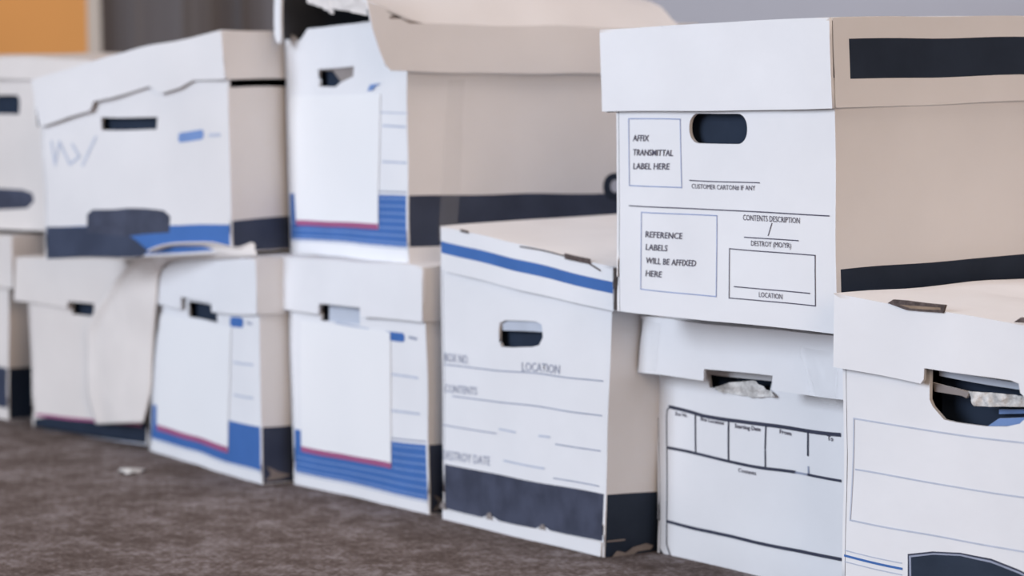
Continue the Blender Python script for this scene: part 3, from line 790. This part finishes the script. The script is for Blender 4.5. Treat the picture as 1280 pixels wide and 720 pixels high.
# ================================================================== near_box (front right)
t = new_box('R', 'file_box', 'white file box with scuffed lid edge and large open hand hole, at right edge')
cg = Cage('R', 14, 0.0010)
W, D, H = cg.W, cg.D, cg.H
bm = bmesh.new()
hole = [(0.1013, 0.2408), (0.1004, 0.2123), (0.1040, 0.2068), (0.1103, 0.2023), (0.1166, 0.1978), (0.1299, 0.1972), (0.1622, 0.1977), (0.1846, 0.1999), (0.1982, 0.2036), (0.2058, 0.2098), (0.2101, 0.2215), (0.2102, 0.2410)]
em = [(0.0752, 0.0613), (0.0756, 0.0801), (0.1031, 0.0856), (0.1341, 0.0889), (0.1686, 0.0886), (0.1982, 0.0837), (0.2271, 0.0768), (0.2269, 0.0506), (0.0752, 0.0445)]
em2 = [(0.0792, 0.0619), (0.0792, 0.0779), (0.1040, 0.0830), (0.1340, 0.0863), (0.1686, 0.0853), (0.1982, 0.0804), (0.2222, 0.0748), (0.2220, 0.0538), (0.0793, 0.0471)]
em1 = [(0.0770, 0.0615), (0.0769, 0.0789), (0.1040, 0.0844), (0.1341, 0.0876), (0.1686, 0.0869), (0.1982, 0.0820), (0.2247, 0.0758), (0.2245, 0.0522), (0.0770, 0.0461)]
body_panels(bm, cg, [hole], fpaint=[(em, iD), (em1, iG), (em2, iN)])
strip(bm, cg, 'f', [(0.0117, 0.1849), (0.2031, 0.1886), (0.2848, 0.1906), (0.2821, 0.0995), (0.2025, 0.0988), (0.0084, 0.0992)], 0.0014, iF, closed=True)
strip(bm, cg, 'f', [(0.0134, 0.1419), (0.2028, 0.1441), (0.2826, 0.1457)], 0.0014, iF)
strip(bm, cg, 'f', [(0.0029, 0.0685), (0.0688, 0.0671)], 0.0020, iB)
strip(bm, cg, 'f', [(0.0029, 0.0729), (0.0688, 0.0718)], 0.0010, iF)
strip(bm, cg, 'f', [(0.0029, 0.0634), (0.0688, 0.0621)], 0.0010, iF)
link_mesh('box_body', bm, MATS, t)
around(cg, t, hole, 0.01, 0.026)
bm = bmesh.new()
panel(bm, cg, 'f', [(0.0986, 0.2253), (0.1388, 0.2230), (0.1361, 0.2174), (0.1308, 0.2187), (0.1004, 0.2183)], (), (), 0.0025, base=iBF, t0=0.006)
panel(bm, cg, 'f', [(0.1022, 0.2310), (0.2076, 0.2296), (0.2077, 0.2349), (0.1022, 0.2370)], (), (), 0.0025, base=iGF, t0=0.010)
link_mesh('handle_flap', bm, MATS, t)
bm = bmesh.new()
crumple(bm, ([(0.1388, 0.2236), (0.1693, 0.2254), (0.2068, 0.2263)], [(0.1449, 0.2119), (0.1692, 0.2143), (0.2067, 0.2178)]), cg, 'f', 4, 0.004, 24, off=-0.006)
link_mesh('crumpled_wrap', bm, [TORN], t)
bm = bmesh.new()
panel(bm, cg, 'f', [(0.1588, 0.2058), (0.1588, 0.2097), (0.2117, 0.2152), (0.2117, 0.2122)], (), (), 0.003, base=iPB, t0=0.020)
panel(bm, cg, 'f', [(0.1536, 0.1959), (0.1657, 0.2037), (0.2117, 0.2096), (0.2116, 0.2028)], (), (), 0.003, base=iPB, t0=0.012)
link_mesh('folder_edge', bm, MATS, t)
cl = Cage('Rl', 15, 0.0012)
W, D, H = cl.W, cl.D, cl.H
bm = bmesh.new()
tear = [(0.0646, 0.0615), (0.0710, 0.0652), (0.0865, 0.0661), (0.1089, 0.0663), (0.1292, 0.0669), (0.1265, 0.0600), (0.1088, 0.0591), (0.0864, 0.0582)]
tear_in = [(0.0783, 0.0618), (0.0999, 0.0629), (0.1239, 0.0642), (0.1239, 0.0623), (0.1088, 0.0610), (0.0909, 0.0601)]
tear2 = [(0.2002, 0.0624), (0.2078, 0.0673), (0.2285, 0.0688), (0.2284, 0.0648)]
lid_panels(bm, cl, front=[(0, 0), (0.1010, -0.0011), (0.1046, 0.0030), (0.1056, 0.0123), (0.1957, 0.0129), (0.2040, 0.0114), (0.2054, 0.0038), (0.2103, 0.0005), (W, 0), (W, H), (0, H)],
    topfn=lambda a, b: -0.008*math.sin(math.pi*min(1, max(0, b/D)))*math.sin(math.pi*min(1, max(0, a/W)))+0.004*math.exp(-((b-0.10-0.2*a)/0.02)**2)*math.sin(math.pi*min(1, max(0, a/W))))
link_mesh('lid', bm, MATS, t)
bm = bmesh.new()
panel(bm, cl, 'f', tear, (), [(tear_in, iK)], 0.002, base=iRP, rim=iRP, t0=-0.0015, res=0.006)
link_mesh('torn_lid_edge', bm, MATS, t)
bm = bmesh.new()
panel(bm, cl, 'f', tear2, (), (), 0.002, base=iRP, rim=iRP, t0=-0.0015, res=0.006)
link_mesh('torn_lid_edge', bm, MATS, t)

# ================================================================== draped sheet
O_ = [(-2.8648, 1.5231, 0.2929), (-2.8976, 1.5164, 0.2869), (-2.9429, 1.5073, 0.2912), (-2.9892, 1.4979, 0.2897), (-3.0285, 1.4899, 0.2864), (-3.0655, 1.4824, 0.2781), (-3.2471, 1.5382, 0.2458), (-3.3212, 1.5429, 0.2042), (-3.3845, 1.5416, 0.1600), (-3.3960, 1.5424, 0.1205), (-3.3937, 1.5449, 0.0653), (-3.3819, 1.5493, 0.0218)]
I_ = [(-2.8398, 1.5096, 0.2801), (-2.8940, 1.5143, 0.2755), (-2.9704, 1.5210, 0.2698), (-3.0476, 1.5267, 0.2660), (-3.1141, 1.5316, 0.2607), (-3.1506, 1.5368, 0.2516), (-3.1688, 1.5384, 0.2319), (-3.1787, 1.5402, 0.1999), (-3.2048, 1.5485, 0.1556), (-3.2149, 1.5504, 0.1230), (-3.2231, 1.5511, 0.0798), (-3.2495, 1.5525, 0.0366)]
def sample(P, s):
    k = min(int(s), len(P)-2); fr = s-k
    p = [Vector(P[max(0, min(len(P)-1, k+d))]) for d in (-1, 0, 1, 2)]
    return 0.5*((2*p[1])+(p[2]-p[0])*fr+(2*p[0]-5*p[1]+4*p[2]-p[3])*fr*fr+(3*p[1]-p[0]-3*p[2]+p[3])*fr**3)
bm = bmesh.new()
NS, NT = 90, 24
rows = []
for i in range(NS+1):
    s = i/NS*(len(O_)-1)
    a = sample(O_, s); b = sample(I_, s)
    r = []
    for j in range(NT+1):
        q = a.lerp(b, j/NT)
        n_ = noise.noise(Vector((q.x*22, q.y*22, q.z*14)))
        q = q + Vector((0.15, -1, 0.1))*((0.003*n_ + 0.0015*math.sin(s*2+j*0.2))*(1-j/NT) + 0.003*math.sin(math.pi*j/NT) + 0.006*math.exp(-(j/2.5)**2))
        r.append(bm.verts.new(q))
    rows.append(r)
for i in range(NS):
    for j in range(NT): bm.faces.new([rows[i][j], rows[i][j+1], rows[i+1][j+1], rows[i+1][j]])
o = link_mesh('draped_sheet', bm, [SHEET])
so = o.modifiers.new('thickness', 'SOLIDIFY'); so.thickness = 0.0015
o['label'] = 'crumpled white sheet hanging down from the lids over the gap between the low boxes'
o['category'] = 'sheet'

# small pale scrap on the carpet
sc = (-3.0569, 1.4426, 0.0)
bm = bmesh.new()
rnd = random.Random(4)
ring = []
cx, cy = sc[0], sc[1]
c0 = bm.verts.new((cx, cy, 0.006))
for k in range(14):
    a = 2*math.pi*k/14; rr = 1+0.25*rnd.uniform(-1, 1)
    ring.append(bm.verts.new((cx+0.018*rr*math.cos(a), cy+0.014*rr*math.sin(a), 0.001+0.004*rnd.random())))
for k in range(14): bm.faces.new([c0, ring[k], ring[(k+1) % 14]])
o = link_mesh('paper_scrap', bm, [TORN])
so = o.modifiers.new('thickness', 'SOLIDIFY'); so.thickness = 0.001
o['label'] = 'tiny pale scrap lying on the brown carpet in front of the boxes'
o['category'] = 'scrap'
